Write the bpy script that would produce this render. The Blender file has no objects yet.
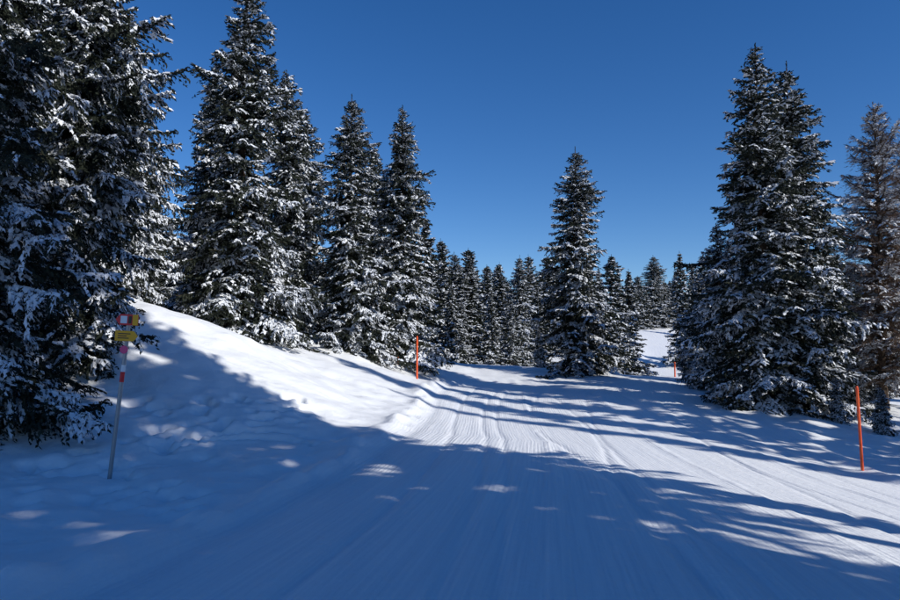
import bpy, math, numpy as np
from mathutils import Vector, Matrix
R=np.random.RandomState
scene=bpy.context.scene
scene.view_settings.view_transform='Standard'
try: scene.view_settings.look='None'
except: pass
scene.view_settings.exposure=0
# ------------------------------------------------------------ camera
EYE=1.7; PITCH=math.atan(50/700.)
cam=bpy.data.cameras.new('camera'); co=bpy.data.objects.new('camera',cam)
scene.collection.objects.link(co); scene.camera=co
cam.sensor_width=36; cam.lens=28; cam.clip_start=0.05; cam.clip_end=5000
co.location=(0,0,EYE); co.rotation_euler=(math.radians(90)+PITCH,0,0)
def P(px,py,d):
    u=(px-450)/700.; v=(300-py)/700.
    y=math.cos(PITCH)-v*math.sin(PITCH); z=math.sin(PITCH)+v*math.cos(PITCH)
    s=d/y
    return (u*s,d,EYE+z*s)
# ------------------------------------------------------------ light
SUN_EL=31; SUN_BEHIND=31.5
e=math.radians(SUN_EL); b=math.radians(SUN_BEHIND)
sd=Vector((math.cos(e)*math.cos(b),-math.cos(e)*math.sin(b),math.sin(e)))
sl=bpy.data.lights.new('sun','SUN'); sl.energy=4.4; sl.angle=math.radians(0.53); sl.color=(1,0.96,0.89)
so=bpy.data.objects.new('sun',sl); scene.collection.objects.link(so)
so.rotation_euler=sd.to_track_quat('Z','Y').to_euler()
w=bpy.data.worlds.new('World'); scene.world=w; w.use_nodes=True
nt=w.node_tree; bg=nt.nodes['Background']
sk=nt.nodes.new('ShaderNodeTexSky'); sk.sky_type='NISHITA'; sk.sun_disc=False
sk.sun_elevation=e; sk.sun_rotation=math.radians(90+SUN_BEHIND)
sk.altitude=2300; sk.air_density=1.05; sk.dust_density=0.3; sk.ozone_density=3.2
hs=nt.nodes.new('ShaderNodeHueSaturation'); hs.inputs['Saturation'].default_value=1.28; hs.inputs['Hue'].default_value=.508
nt.links.new(sk.outputs[0],hs.inputs['Color']); nt.links.new(hs.outputs[0],bg.inputs[0]); bg.inputs[1].default_value=0.122
# ------------------------------------------------------------ noise
def vnoise(x,y,seed=0):
    xi=np.floor(x).astype(np.int64); yi=np.floor(y).astype(np.int64)
    fx=x-xi; fy=y-yi; fx=fx*fx*(3-2*fx); fy=fy*fy*(3-2*fy)
    def h(a,b):
        n=(a*374761393+b*668265263+seed*1442695041)&0x7fffffff
        n=((n^(n>>13))*1274126177)&0x7fffffff
        n=(n^(n>>16))&0xffff
        return n/65535.
    return ((h(xi,yi)*(1-fx)+h(xi+1,yi)*fx)*(1-fy)+(h(xi,yi+1)*(1-fx)+h(xi+1,yi+1)*fx)*fy)*2-1
# ------------------------------------------------------------ terrain
pix=[(110,475,9.6),(40,447,10.5),(120,400,13),(165,308,18),(200,319,18.5),(200,400,13.3),(200,450,11),
(250,350,18),(300,377,17.5),(300,430,13),(350,400,17.5),(400,430,14.5),(403,405,20),(400,372,29),(417,377,28),
(355,352,28),(395,357,31),(230,335,24),(285,340,27),(440,375,33),(500,369,44),(577,373,38),(540,370,42),
(640,376,50),(675,377,66),(715,388,35),(785,413,24),(863,472,16),(900,487,14.3),(880,432,23),(650,333,114),
(640,352,85),(700,340,110),(500,440,14.2),(550,470,10.4),(600,400,25),(700,440,18),(430,360,60)]
wp=[P(*p) for p in pix]+[(0,0,0),(3,0,-.15),(-3,0,.05),(0,5,0),(3,5,-.15),(-3,4.7,0.02),(6,9,-.55),
(-12,14,2.4),(-14,24,3.8),(-12,8,.9),(-20,5,1.6),(16,10,-1.6),(25,5,-2.4),(20,24,-1.2),(35,35,-2.2),(20,-10,-2),
(-10,-12,.5),(0,-25,-1),(0,130,7),(-60,60,8),(70,60,-3),(60,160,10),(-60,160,10),(-200,100,14),(200,100,0),
(0,400,10),(500,500,0),(-500,500,15),(500,-300,-20),(-500,-300,0),(900,900,0),(-900,900,10)]
wp=np.array(wp)
def U(r2): return 0.5*r2*np.log(r2+1e-9)
n=len(wp); A=np.zeros((n+3,n+3)); d2=((wp[:,None,:2]-wp[None,:,:2])**2).sum(-1)
A[:n,:n]=U(d2)+np.eye(n)*0.8; A[:n,n]=1; A[:n,n+1:]=wp[:,:2]; A[n,:n]=1; A[n+1:,:n]=wp[:,:2].T
sol=np.linalg.solve(A,np.concatenate([wp[:,2],[0,0,0]]))
def base(x,y):
    z=sol[n]+sol[n+1]*x+sol[n+2]*y
    for i in range(n): z=z+sol[i]*U((x-wp[i,0])**2+(y-wp[i,1])**2)
    return z
LY=[-40,0,5,10,14.5,22,28,33,36,40,50,80,110,200]; LX=[-5,-3.6,-2.8,-1.8,-1.1,-.8,-.4,2,6,9.5,12,22,29,40]
RX_Y=[-40,0,14,24,35,45,60,80,110,200]; RX=[9,9,9.2,10,12.3,16.5,23,31,38,52]
frs=R(5)
foot=[]
for k in range(34):
    t=k/33.; px,py=155+160*t, 446-12*math.sin(t*3)+ (3 if k%2 else -3)
    foot.append((px,py))
for k in range(46): foot.append((200+105*frs.rand(),396+32*frs.rand()))
for k in range(46): foot.append((15+190*frs.rand(),448+58*frs.rand()))
for k in range(20): foot.append((120+70*frs.rand(),400+45*frs.rand()))
def raycast(px,py):
    u=(px-450)/700.; v=(300-py)/700.
    dy=math.cos(PITCH)-v*math.sin(PITCH); dz=math.sin(PITCH)+v*math.cos(PITCH)
    s=np.arange(3,60,0.05); z=base(u*s,dy*s)
    hit=np.where(EYE+dz*s<z)[0]
    if len(hit)==0: return None
    s=s[hit[0]]; return (u*s,dy*s)
footw=[q for q in (raycast(*f) for f in foot) if q]
def height(x,y):
    z=base(x,y); xl=np.interp(y,LY,LX); xr=np.interp(y,RX_Y,RX)
    sm=lambda a: 1/(1+np.exp(-np.clip(a,-30,30)))
    g=sm((x-xl)/0.22)*sm((xr-x)/0.22)
    off=1-g
    far=np.clip(np.hypot(x,y)/60,0,1)
    z=z+off*(0.10*vnoise(x/1.9,y/1.9,1)+0.06*vnoise(x/.7,y/.7,2)+0.028*vnoise(x/.25,y/.25,3)*(1-far)+0.25*vnoise(x/6,y/6,7)*far)
    z=z+g*(0.015*vnoise(x/1.2,y/4.,4)+0.012*vnoise(x/2.5,y/2.0,9))
    wob=0.10*vnoise(y/1.1,y*0,5)
    d=x-xl+wob
    z=z+0.15*np.exp(-(d+.14)**2/0.06)*(0.6+.6*vnoise(x/.3,y/.45,6))-0.03*np.exp(-(d-.35)**2/0.03)
    d=xr-x+wob
    z=z+0.10*np.exp(-(d+.12)**2/0.06)*(0.6+.5*vnoise(x/.3,y/.45,8))
    lat=(x-xl)/(xr-xl)
    for c in (0.30,0.56,0.80):
        z=z+g*0.028*np.exp(-((lat-c)*11)**2/0.006)*(0.7+0.4*vnoise(x/.2,y/.5,10))
    for c,a,f,ph in ((.12,.02,.25,0),(.2,.03,.2,1),(.235,.03,.2,1.05),(.41,.03,.3,2),(.47,.05,.16,3),(.66,.04,.22,4),(.72,.03,.3,.4),(.35,.05,.22,.5),(.9,.04,.2,2)):
        cc=c+a*np.sin(f*y+ph)
        z=z-g*0.024*np.exp(-((lat-cc)*11)**2/0.0035)
    for fx,fy in footw:
        r2=(x-fx)**2+(y-fy)**2
        z=z-0.20*np.exp(-r2/0.009)+0.03*np.exp(-(np.sqrt((x-fx-.1)**2+(y-fy+.05)**2)-.08)**2/.003)
    return z,g,lat*11
def axis(lo,hi,step,outlo,outhi,g=1.06):
    a=list(np.arange(lo,hi,step)); s=step; x=a[-1]
    while x<outhi: s*=g; x+=s; a.append(x)
    s=step; x=lo; bl=[]
    while x>outlo: s*=g; x-=s; bl.append(x)
    return np.array(bl[::-1]+a)
gx=axis(-8,7,0.045,-1500,1500,1.045); gy=axis(3.4,19,0.05,-700,2200,1.035)
X,Y=np.meshgrid(gx,gy); Z=np.zeros_like(X); G=np.zeros_like(X); LU=np.zeros_like(X)
for r in range(0,len(gy),40):
    Z[r:r+40],G[r:r+40],LU[r:r+40]=height(X[r:r+40],Y[r:r+40])
ny,nx=X.shape
idx=np.arange(nx*ny).reshape(ny,nx)
F=np.stack([idx[:-1,:-1],idx[:-1,1:],idx[1:,1:],idx[1:,:-1]],-1).reshape(-1,4)
def mk(name,V,F,mats,mi=None,smooth=False):
    me=bpy.data.meshes.new(name)
    me.vertices.add(len(V)); me.vertices.foreach_set('co',np.ascontiguousarray(V,dtype=np.float32).ravel())
    me.loops.add(F.size); me.loops.foreach_set('vertex_index',F.astype(np.int32).ravel())
    me.polygons.add(len(F)); me.polygons.foreach_set('loop_start',np.arange(0,F.size,F.shape[1],dtype=np.int32))
    for m in mats: me.materials.append(m)
    if mi is not None: me.polygons.foreach_set('material_index',mi.astype(np.int32))
    me.polygons.foreach_set('use_smooth',np.full(len(F),smooth))
    me.update(calc_edges=True); return me
def gz(x,y): return float(height(np.array([float(x)]),np.array([float(y)]))[0][0])
# ------------------------------------------------------------ materials
def mat(name,col,rough=.7,spec=.2):
    m=bpy.data.materials.new(name); m.use_nodes=True
    p=m.node_tree.nodes['Principled BSDF']; p.inputs['Base Color'].default_value=(*col,1)
    p.inputs['Roughness'].default_value=rough; p.inputs['Specular IOR Level'].default_value=spec
    return m,p,m.node_tree
def varied(m,p,t,c1,c2,scale,obj=True):
    nz=t.nodes.new('ShaderNodeTexNoise'); nz.inputs['Scale'].default_value=scale; nz.inputs['Detail'].default_value=1
    g=t.nodes.new('ShaderNodeNewGeometry'); t.links.new(g.outputs['Position'],nz.inputs['Vector'])
    r=t.nodes.new('ShaderNodeValToRGB'); r.color_ramp.elements[0].position=.35; r.color_ramp.elements[1].position=.65
    r.color_ramp.elements[0].color=(*c1,1); r.color_ramp.elements[1].color=(*c2,1)
    t.links.new(nz.outputs[0],r.inputs[0]); t.links.new(r.outputs[0],p.inputs['Base Color'])
snow,p,t=mat('groomed_snow',(.86,.88,.9),.55,.25)
N=t.nodes.new; Lk=t.links.new
def math_(op,a,b=None):
    q=N('ShaderNodeMath'); q.operation=op
    for i,v in enumerate((a,b)):
        if v is None: continue
        if isinstance(v,(int,float)): q.inputs[i].default_value=v
        else: Lk(v,q.inputs[i])
    return q.outputs[0]
geo=N('ShaderNodeNewGeometry'); sep=N('ShaderNodeSeparateXYZ'); Lk(geo.outputs['Position'],sep.inputs[0])
ag=N('ShaderNodeAttribute'); ag.attribute_name='groomed'; al=N('ShaderNodeAttribute'); al.attribute_name='lateral'
def noise(vec,scale,detail=2,rough=.5):
    q=N('ShaderNodeTexNoise'); q.inputs['Scale'].default_value=scale; q.inputs['Detail'].default_value=detail; q.inputs['Roughness'].default_value=rough
    Lk(vec,q.inputs['Vector']); return q.outputs[0]
def comb(x,y):
    c=N('ShaderNodeCombineXYZ'); Lk(x,c.inputs[0]); Lk(y,c.inputs[1]); return c.outputs[0]
st1=noise(comb(math_('MULTIPLY',al.outputs['Fac'],5.0),math_('MULTIPLY',sep.outputs[1],.16)),1.0,4,.65)
st2=noise(comb(math_('MULTIPLY',al.outputs['Fac'],26.0),math_('MULTIPLY',sep.outputs[1],.4)),1.0,1,.6)
cord=math_('SINE',math_('MULTIPLY',al.outputs['Fac'],2*math.pi/0.07))
cmask=math_('MULTIPLY',cord,noise(geo.outputs['Position'],.9,1))
streak=math_('ADD',math_('ADD',math_('MULTIPLY',st1,.018),math_('MULTIPLY',st2,.006)),math_('MULTIPLY',cmask,.0022))
streak=math_('MULTIPLY',streak,ag.outputs['Fac'])
fine=math_('MULTIPLY',noise(geo.outputs['Position'],8,5,.64),.020)
hgt=math_('ADD',streak,fine)
bp=N('ShaderNodeBump'); bp.inputs['Strength'].default_value=1; bp.inputs['Distance'].default_value=1.0
Lk(hgt,bp.inputs['Height']); Lk(bp.outputs[0],p.inputs['Normal'])
cr=N('ShaderNodeValToRGB'); cr.color_ramp.elements[0].position=.36; cr.color_ramp.elements[1].position=.64
cr.color_ramp.elements[0].color=(.77,.80,.84,1); cr.color_ramp.elements[1].color=(.90,.91,.92,1)
Lk(math_('ADD',math_('MULTIPLY',st1,.5),math_('MULTIPLY',st2,.5)),cr.inputs[0]); 
mx=N('ShaderNodeMix'); mx.data_type='RGBA'; Lk(ag.outputs['Fac'],mx.inputs[0]); mx.inputs[6].default_value=(.86,.88,.90,1); Lk(cr.outputs[0],mx.inputs[7])
Lk(mx.outputs[2],p.inputs['Base Color'])
tsnow,p2,t2=mat('branch_snow',(.74,.77,.82),.7,.1)
needle,p3,t3=mat('spruce_needles',(.035,.05,.03),.75,.15); varied(needle,p3,t3,(.014,.019,.014),(.032,.038,.026),2.5)
bark,p4,t4=mat('bark',(.08,.055,.04),.9,.1); varied(bark,p4,t4,(.05,.035,.025),(.11,.08,.06),12)
larch,p5,t5=mat('larch_twigs',(.10,.065,.045),.85,.1); varied(larch,p5,t5,(.09,.06,.045),(.16,.11,.08),4)
# ------------------------------------------------------------ ground
me=mk('snow_ground',np.stack([X,Y,Z],-1).reshape(-1,3),F,[snow],smooth=True)
for nm,arr in (('groomed',G),('lateral',LU)):
    a=me.attributes.new(nm,'FLOAT','POINT'); a.data.foreach_set('value',arr.astype(np.float32).ravel())
scene.collection.objects.link(bpy.data.objects.new('snow_ground',me))
# ------------------------------------------------------------ tree building
def unit(v): return v/(np.linalg.norm(v,axis=-1,keepdims=True)+1e-9)
def blades(c,d,l,w,rs):
    n_=len(c); s=unit(np.cross(d,rs.normal(size=(n_,3))))
    l=l[:,None]; w=w[:,None]
    return np.stack([c-d*l*.5, c+s*w*.5+d*l*.05, c+d*l*.5, c-s*w*.5+d*l*.05],1)
def branch(Lb,rs,kind='spruce',dens=1.0,snowf=.5,tsz=1.0,ssz=1.0):
    Q=[];M=[]
    sag=rs.uniform(.2,.36)
    ax=lambda t: np.stack([Lb*t, Lb*.05*np.sin(t*4), Lb*(-sag*t**1.5+.18*t**4)],-1)
    k=max(3,int(Lb/.25)); ts=np.linspace(0,1,k+1); pp=ax(ts); rad=.012+.016*Lb*(1-ts)
    for i in range(k):
        a,b_=pp[i],pp[i+1]
        for off in (np.array([0,1,0]),np.array([0,0,1])):
            Q.append(np.array([[a-off*rad[i],b_-off*rad[i+1],b_+off*rad[i+1],a+off*rad[i]]])); M.append(np.full(1,0))
    nt_=max(5,int(Lb/.062*dens))
    C=[];D=[];SC=[];SD=[]
    ph=rs.rand()*6
    for i in range(nt_):
        t=.08+.92*(i+rs.rand()*.6)/nt_
        side=1 if i%2 else -1
        prof=(1-t)**.75*min(1,(t+.12)*2.2)
        l=(.46*Lb**.85*prof+.10)*rs.uniform(.55,1.25)
        an=side*math.radians(rs.uniform(35,70))
        o=ax(np.array([t]))[0]
        m=max(2,int(l/(.055*tsz)*dens)); s=(np.arange(m)+rs.rand(m)*.5)/m
        dx,dy=math.cos(an),math.sin(an)
        droop=rs.uniform(.2,1.1)
        pts=o+np.stack([dx*s*l,dy*s*l,-droop*l*s**1.5],-1)
        dd=unit(np.stack([np.full(m,dx),np.full(m,dy),-droop*1.5*s**.5],-1))
        C.append(pts);D.append(dd)
        sn=np.sin(t*7+ph)*.5+.5+rs.normal()*.14
        if sn>1-snowf*.95:
            keep=(rs.rand(m)<.94)&(s<rs.uniform(.6,1.1))
            SC.append(pts[keep]);SD.append(dd[keep])
    m=int(Lb/.05); tt=np.linspace(.15,1.0,m); C.append(ax(tt)); D.append(np.tile([1.,0,-.05],(m,1)))
    C=np.concatenate(C);D=np.concatenate(D)
    c=np.repeat(C,2,0)+rs.normal(size=(len(C)*2,3))*.018*tsz
    d=unit(np.repeat(D,2,0)+rs.normal(size=(len(C)*2,3))*(.5 if kind=='spruce' else .4))
    nn=len(c); k_=1.15
    if kind=='spruce': q=blades(c,d,rs.uniform(.08,.15,nn)*tsz*k_,rs.uniform(.026,.052,nn)*tsz*k_,rs)
    else: q=blades(c,d,rs.uniform(.10,.22,nn)*tsz,rs.uniform(.008,.018,nn)*tsz,rs)
    Q.append(q);M.append(np.full(nn,1))
    tt=rs.uniform(.25,.98,int(Lb*12*snowf)); SC.append(ax(tt)); SD.append(np.tile([1.,0,0],(len(tt),1)))
    c=np.concatenate(SC); d=unit(np.concatenate(SD)+rs.normal(size=(len(c),3))*.25)
    nn=len(c); c=c+rs.normal(size=c.shape)*.010
    z_=tsz*ssz
    l=rs.uniform(.035,.085,nn)[:,None]*z_; w=rs.uniform(.016,.060,nn)[:,None]*z_
    s=unit(np.cross(d,[0,0,1.])); up=np.array([0,0,1.])
    hgt_=rs.uniform(.018,.055,nn)[:,None]*z_
    a0=c-d*l; a1=c+d*l; top0=c-d*l*.6+up*hgt_; top1=c+d*l*.6+up*hgt_
    Q.append(np.stack([a0-s*w,a1-s*w,top1,top0],1)); Q.append(np.stack([top0,top1,a1+s*w,a0+s*w],1))
    M.append(np.full(nn,2));M.append(np.full(nn,2))
    return np.concatenate(Q),np.concatenate(M)
LC=[.35,.7,1.2,1.9,2.8]
def tree(name,H,Rad,seed,kind='spruce',dens=1.0,snowf=.5,tsz=1.0,wh=.27,per=6,bare=.04,exp=.8,ssz=1.0):
    rs=R(seed)
    T=[[branch(L_,rs,kind,dens,snowf*f,tsz,ssz) for f in (.3,.75,1.1,1.4)] for L_ in LC]
    Q=[];M=[]
    zz=np.linspace(-.4,H*.99,18); rr=.012*H*(1-zz/H)**.9+.015
    wob=np.cumsum(rs.normal(size=(18,2))*.025,0)
    an=np.linspace(0,2*math.pi,9)
    ring=np.stack([np.stack([wob[i,0]+rr[i]*np.cos(an),wob[i,1]+rr[i]*np.sin(an),np.full(9,zz[i])],-1) for i in range(18)])
    Q.append(np.stack([ring[:-1,:-1],ring[:-1,1:],ring[1:,1:],ring[1:,:-1]],2).reshape(-1,4,3)); M.append(np.full(17*8,0))
    z=H*bare; ai=0; lob=rs.rand(4)*6
    while z<H*.985:
        h=z/H; nb=per+rs.randint(-1,2)
        if h>.85: nb=max(4,nb-2)
        gap=rs.uniform(.62,1.12)
        for j in range(nb):
            ai=2*math.pi*(j+rs.rand()*.7)/nb+z*7
            L_=Rad*((1-h)**exp)*(1-.25*max(0,.12-h)/.12)*gap*rs.uniform(.6,1.25)*(1+.18*math.sin(2*ai+lob[0]+z*.8)+.15*math.sin(ai+lob[1]-z*.6)+.10*math.sin(z*1.7+lob[2]))
            if rs.rand()<.08: L_*=.5
            L_=max(.16,L_)
            ci=int(np.argmin([abs(math.log(L_/q)) for q in LC]))
            q,m=T[ci][rs.choice(4)]
            s=L_/LC[ci]
            if kind=='spruce': pit=math.radians(-16+52*h**2.2+rs.normal()*8)
            else: pit=math.radians(8+30*h+rs.normal()*8)
            roll=rs.normal()*.2
            q=q*np.array([s,min(1.2,max(.8,s))*rs.choice([-1,1]),1.0 if s>1 else s])
            cr_,sr_=math.cos(roll),math.sin(roll); cp,sp=math.cos(pit),math.sin(pit); ca,sa=math.cos(ai),math.sin(ai)
            Rx=np.array([[1,0,0],[0,cr_,-sr_],[0,sr_,cr_]]); Ry=np.array([[cp,0,-sp],[0,1,0],[sp,0,cp]]); Rz=np.array([[ca,-sa,0],[sa,ca,0],[0,0,1]])
            q=q@(Rz@Ry@Rx).T
            wx=np.interp(z,zz,wob[:,0]); wy=np.interp(z,zz,wob[:,1])
            Q.append(q+np.array([wx,wy,z+rs.uniform(-.1,.1)])); M.append(m)
        z+=wh*rs.uniform(.75,1.25)*(1-.45*h)
    c=np.stack([np.full(30,wob[-1,0]),np.full(30,wob[-1,1]),np.linspace(H*.95,H*1.01,30)],-1)
    Q.append(blades(c,unit(np.array([0,0,1.])+rs.normal(size=(30,3))*.4),np.full(30,.12),np.full(30,.04),rs)); M.append(np.full(30,1))
    Q=np.concatenate(Q); M=np.concatenate(M)
    return mk(name,Q.reshape(-1,3),np.arange(len(Q)*4).reshape(-1,4),[bark,needle if kind=='spruce' else larch,tsnow],M)
protos={
 'A':(tree('spruce_a',13,2.75,11,snowf=.55,exp=.68,per=7,ssz=1.12),13),
 'B':(tree('spruce_b',12,2.45,12,snowf=.48,exp=.76,per=7,ssz=1.12),12),
 'C':(tree('spruce_c',11,2.5,13,snowf=.60,exp=.62,per=7,ssz=1.12),11),
 'D':(tree('spruce_dense',15,3.2,14,snowf=.48,per=8,wh=.27,bare=.015,exp=.62,ssz=1.2),15),
 'S':(tree('spruce_small',3,1.0,15,snowf=.95,wh=.16,per=7,bare=.0,dens=1.1),3),
 'F':(tree('spruce_far',12,2.5,16,snowf=.42,dens=.55,tsz=1.9,per=6,wh=.34,exp=.7),12),
 'G':(tree('spruce_far2',12,2.9,17,snowf=.42,dens=.55,tsz=1.9,per=6,wh=.36,exp=.62),12),
 'K':(tree('spruce_far3',12,2.3,27,snowf=.4,dens=.55,tsz=1.9,per=6,wh=.33,exp=.9),12),
 'H':(tree('spruce_high_crown',18,2.9,21,snowf=.4,dens=.55,tsz=1.9,per=7,wh=.34,exp=.6,bare=.42),18),
 'L':(tree('larch_a',12,2.6,18,kind='larch',dens=1.2,snowf=.22,wh=.25,per=6,bare=.1,exp=.6),12),
}
prs=R(77)
def place(kind,x,y,H,wide=1.0,name='spruce_tree',parent=None,rot=None,sink=.1):
    me,h0=protos[kind]; o=bpy.data.objects.new(name,me); scene.collection.objects.link(o)
    s=H/h0; o.scale=(s*wide,s*wide,s); o.rotation_euler=(prs.normal()*.014,prs.normal()*.014,rot if rot is not None else prs.rand()*6.28)
    o.location=(x,y,gz(x,y)-sink)
    if parent: o.parent=parent
    return o
def place_px(kind,px,top,basep,d,wide=1.0,name='spruce_tree'):
    x,y,z=P(px,basep,d); zt=P(px,top,d)[2]; zb=gz(x,y)-.1
    return place(kind,x,y,zt-zb,wide,name)
for a in [('D',66,-210,385,14,.88),('D',-40,-250,445,10.6,.88),('B',25,-160,400,18,1.2),('C',120,10,350,22,.9),
 ('B',232,-28,335,24,1.12),('A',205,60,333,28,.9),('C',284,72,340,28,1.0),('B',302,110,340,32,1.1),
 ('A',350,98,352,28,1.15),('B',396,108,357,31.5,1.15),('C',372,150,350,36,1.1),
 ('A',577,150,373,38,1.22),
 ('B',770,46,410,24.5,1.25),('A',800,64,412,25.5,1.15),('C',722,225,388,33,1.15),('B',745,190,388,36,1.1),
 ('C',705,258,382,44,1.1),('A',846,262,405,31,1.15),('S',690,335,379,46,1.0),('C',768,225,405,29,1.25),('C',826,230,408,29,1.1),('B',868,290,405,34,1.3),
 ('S',540,328,371,42,.8),('S',882,388,432,22.5,1.1),('S',838,378,425,23.5,1.0),('S',862,400,425,26,1.1)]:
    place_px(*a)
place_px('L',884,103,400,29,1.0,'larch_tree')
place_px('L',922,140,400,33,1.0,'larch_tree')
for k_,px,top,d,wd in [('K',424,216,41,1.35),('F',408,190,38,1.1),('G',439,240,46,1.2),('A',457,253,53,1.5),('K',470,262,54,1.7),('G',486,266,62,1.1),('F',501,272,70,1.6),('A',519,256,56,1.2),('K',537,284,62,1.7),('G',511,300,52,1.1),('K',492,292,50,1.5),('F',452,286,44,1.2),('K',462,300,47,1.3),
                 ('F',611,256,62,1.4),('K',627,270,66,1.5),('G',600,284,56,1.2),('G',641,276,122,1.6),('A',656,256,126,1.8),('F',668,282,128,1.8),('K',648,290,124,1.6),('K',685,252,75,1.2),('F',698,270,62,1.1)]:
    place_px(k_,px,top,362 if px<560 else 372,d,wd)
df=bpy.data.objects.new('distant_forest',None); scene.collection.objects.link(df)
frs=R(9); cnt=0
for i in range(560):
    x=frs.uniform(-90,115); y=frs.uniform(10,165)
    xl=np.interp(y,LY,LX); xr=np.interp(y,RX_Y,RX)
    if y>36 and y<118 and xl-3<x<xr+3: continue
    if y<36 and -14-abs(y)*.15<x<30: continue
    if y<48 and -9<x<14: continue
    if y<40 and x<0 and x>-16: continue
    if abs(x)>y*.85+14: continue
    place('FGK'[frs.randint(3)],x,y,(frs.uniform(5.5,12) if y>30 else frs.uniform(10,13)),frs.uniform(1.0,1.5),'forest_spruce',df); cnt+=1
# forest beside the piste to the right and behind
TB=math.tan(b)
def cast(kind,c,x,H,wd=1.0): place(kind,x,c-TB*x,H,wd)
for kd,c,x,H,wd in [('K',12.0,12,8.4,.85),('K',11.5,15,10.5,.75),('H',11.4,10.5,18.5,.74),('H',8.6,10.5,19,.78),('H',10.6,13.5,22,.8),('H',5.8,11,20,.8),('K',6.0,13,16.5,.85),('F',7.2,16.5,17,.6),('H',6.6,15,23,.85),('G',2.6,10.5,19,.85),('H',3.4,15,22,1.0),('G',2.6,20,25,.9),
   ('G',.0,9.5,18,.95),('F',.2,15,23,1.1),('G',-2.8,10,17,1),('F',-3,16,22,1.1),('G',-6,11,18,1),('F',-6,17,22,1.1),('G',-10,12,18,1)]:
    cast(kd,c,x,H,wd)
for k_,c,x,H,wd in (('F',23.0,21,22,.45),('F',25.8,19,16,.75),('F',28.2,22,20,.6),('F',30.6,26,16,.8),('K',20.8,25,22.5,.42),('F',34,27,14,.9)): cast(k_,c,x,H,wd)
# ------------------------------------------------------------ solid helper
def solid_cyl(V,Fc,p0,p1,r0,r1,n_=12):
    p0=np.array(p0,float);p1=np.array(p1,float); d=unit(p1-p0); a=unit(np.cross(d,[0.3,1,.1])); b_=np.cross(d,a)
    i0=len(V)
    for p_,r_ in ((p0,r0),(p1,r1)):
        for k in range(n_):
            t_=2*math.pi*k/n_; V.append(tuple(p_+r_*(a*math.cos(t_)+b_*math.sin(t_))))
    for k in range(n_): Fc.append((i0+k,i0+(k+1)%n_,i0+n_+(k+1)%n_,i0+n_+k))
    Fc.append(tuple(range(i0+n_-1,i0-1,-1))); Fc.append(tuple(range(i0+n_,i0+2*n_)))
def obj(name,V,Fc,mats,parent=None,mi=None):
    m_=bpy.data.meshes.new(name); m_.from_pydata(V,[],Fc)
    for q in mats: m_.materials.append(q)
    m_.update(); o=bpy.data.objects.new(name,m_); scene.collection.objects.link(o)
    if parent: o.parent=parent
    return o
orange=mat('orange_plastic',(.80,.10,.02),.45,.4)[0]; varied(orange,orange.node_tree.nodes['Principled BSDF'],orange.node_tree,(.70,.08,.02),(.85,.13,.03),6)
def marker(px,top,bp_,d,r=.028,lean=0):
    x,y,z=P(px,bp_,d); zb=gz(x,y); zt=P(px,top,d)[2]
    e_=bpy.data.objects.new('piste_marker_pole',None); scene.collection.objects.link(e_); e_.location=(x,y,zb)
    h=zt-zb
    V=[];Fc=[]; solid_cyl(V,Fc,(0,0,-.4),(lean*.92,0,h*.92),r,r*.9); obj('pole_shaft',V,Fc,[orange],e_)
    V=[];Fc=[]; solid_cyl(V,Fc,(lean*.92,0,h*.92),(lean,0,h-.03),r*.92,r*.92); solid_cyl(V,Fc,(lean,0,h-.03),(lean,0,h),r*.92,r*.4); obj('pole_top',V,Fc,[orange],e_)
    V=[];Fc=[]; solid_cyl(V,Fc,(lean*.82,0,h*.82),(lean*.86,0,h*.86),r*1.08,r*1.08); obj('reflective_band',V,Fc,[orange],e_)
marker(863,386,472,16,.034,-.06); marker(417,336,377,28,.04); marker(398,357,374,30,.03); marker(675,362,377,66,.07)
# ------------------------------------------------------------ signpost
steel=mat('galvanised_steel',(.34,.35,.36),.45,.5)[0]; steel.node_tree.nodes['Principled BSDF'].inputs['Metallic'].default_value=.5
yel=mat('yellow_paint',(.92,.42,.01),.4,.4)[0]; red=mat('red_paint',(.70,.02,.03),.4,.4)[0]
white=mat('white_paint',(.8,.8,.8),.4,.4)[0]; black=mat('black_paint',(.02,.02,.02),.4,.4)[0]; pink=mat('pink_paint',(.85,.08,.22),.4,.4)[0]
bx,by,bz=P(109,475,9.6); bz=gz(bx,by); tx,ty,tz=P(130,314,9.6)
sg=bpy.data.objects.new('hiking_trail_signpost',None); scene.collection.objects.link(sg); sg.location=(bx,by,bz)
Tp=np.array([tx-bx,0,tz-bz]); 
def along(f): return Tp*f
V=[];Fc=[]; solid_cyl(V,Fc,-Tp*.15,along(.99),.028,.028,16); obj('post',V,Fc,[steel],sg)
V=[];Fc=[]; solid_cyl(V,Fc,along(.99),along(1.0),.030,.020,16); obj('post_cap',V,Fc,[black],sg)
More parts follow.
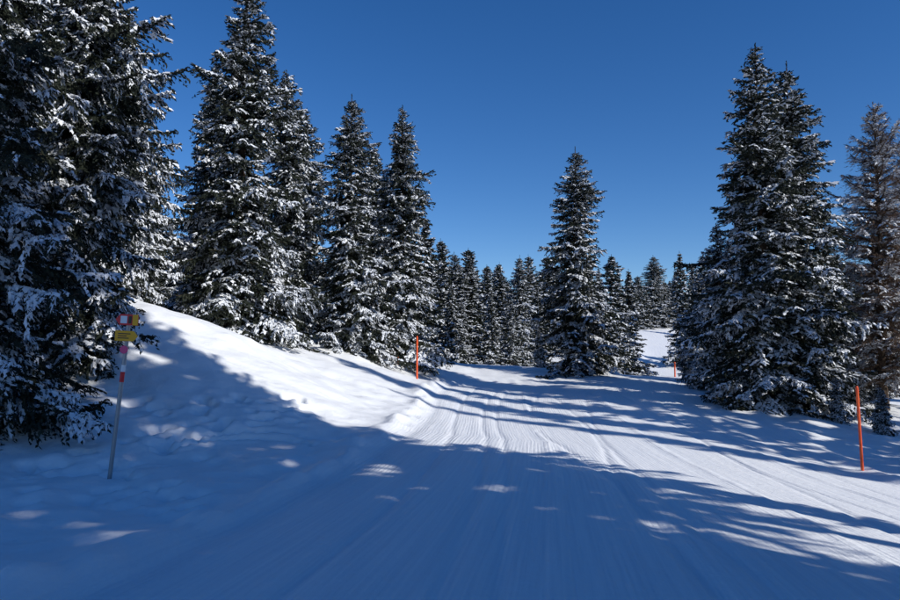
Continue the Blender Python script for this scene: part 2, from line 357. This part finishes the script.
V=[];Fc=[]; solid_cyl(V,Fc,along(.60),along(.66),.0295,.0295,16); obj('red_marking',V,Fc,[red],sg)
V=[];Fc=[]; solid_cyl(V,Fc,along(.66),along(.70),.0296,.0296,16); obj('white_marking',V,Fc,[white],sg)
tilt=math.atan2(Tp[0],Tp[2])*.5
def plate(name,f,outline,y0,y1,m_,dx=0,dz=0):
    c=along(f); n_=len(outline); V=[]
    for yy in (y0,y1):
        for (a,b_) in outline:
            V.append((c[0]+dx+a*math.cos(tilt)+b_*math.sin(tilt),yy,c[2]+dz-a*math.sin(tilt)+b_*math.cos(tilt)))
    Fc=[tuple(range(n_)),tuple(range(2*n_-1,n_-1,-1))]+[(k,k+n_,(k+1)%n_+n_,(k+1)%n_) for k in range(n_)]
    return obj(name,V,Fc,[m_],sg)
plate('upper_sign_plate',.965,[(-.16,0),(-.10,-.075),(.15,-.075),(.15,.075),(-.10,.075)],-.060,-.045,red)
plate('upper_sign_white',.965,[(-.09,-.05),(-.0,-.05),(-.0,.05),(-.09,.05)],-.064,-.0605,white)
plate('upper_sign_yellow',.965,[(.075,-.073),(.148,-.073),(.148,.073),(.075,.073)],-.064,-.0605,yel)
plate('upper_sign_symbol',.965,[(.02,-.05),(.06,-.05),(.06,.05),(.02,.05)],-.064,-.0605,black)
plate('lower_sign_plate',.87,[(-.14,-.07),(.11,-.07),(.17,0),(.11,.07),(-.14,.07)],-.060,-.045,yel,dz=.0)
for i,(zz_,ww) in enumerate(((.03,.17),(-.0,.12),(-.03,.15))):
    plate('lettering_%d'%i,.87,[(-.10,zz_-.006),(-.10+ww,zz_-.006),(-.10+ww,zz_+.006),(-.10,zz_+.006)],-.064,-.0605,black)
plate('trail_marker_disc',.79,[(.055*math.cos(k*math.pi/10),.055*math.sin(k*math.pi/10)) for k in range(20)],-.055,-.045,pink)
for f in (.965,.87):
    V=[];Fc=[]; c=along(f); solid_cyl(V,Fc,(c[0],-.044,c[2]),(c[0],.034,c[2]),.012,.012,8); obj('bracket',V,Fc,[steel],sg)
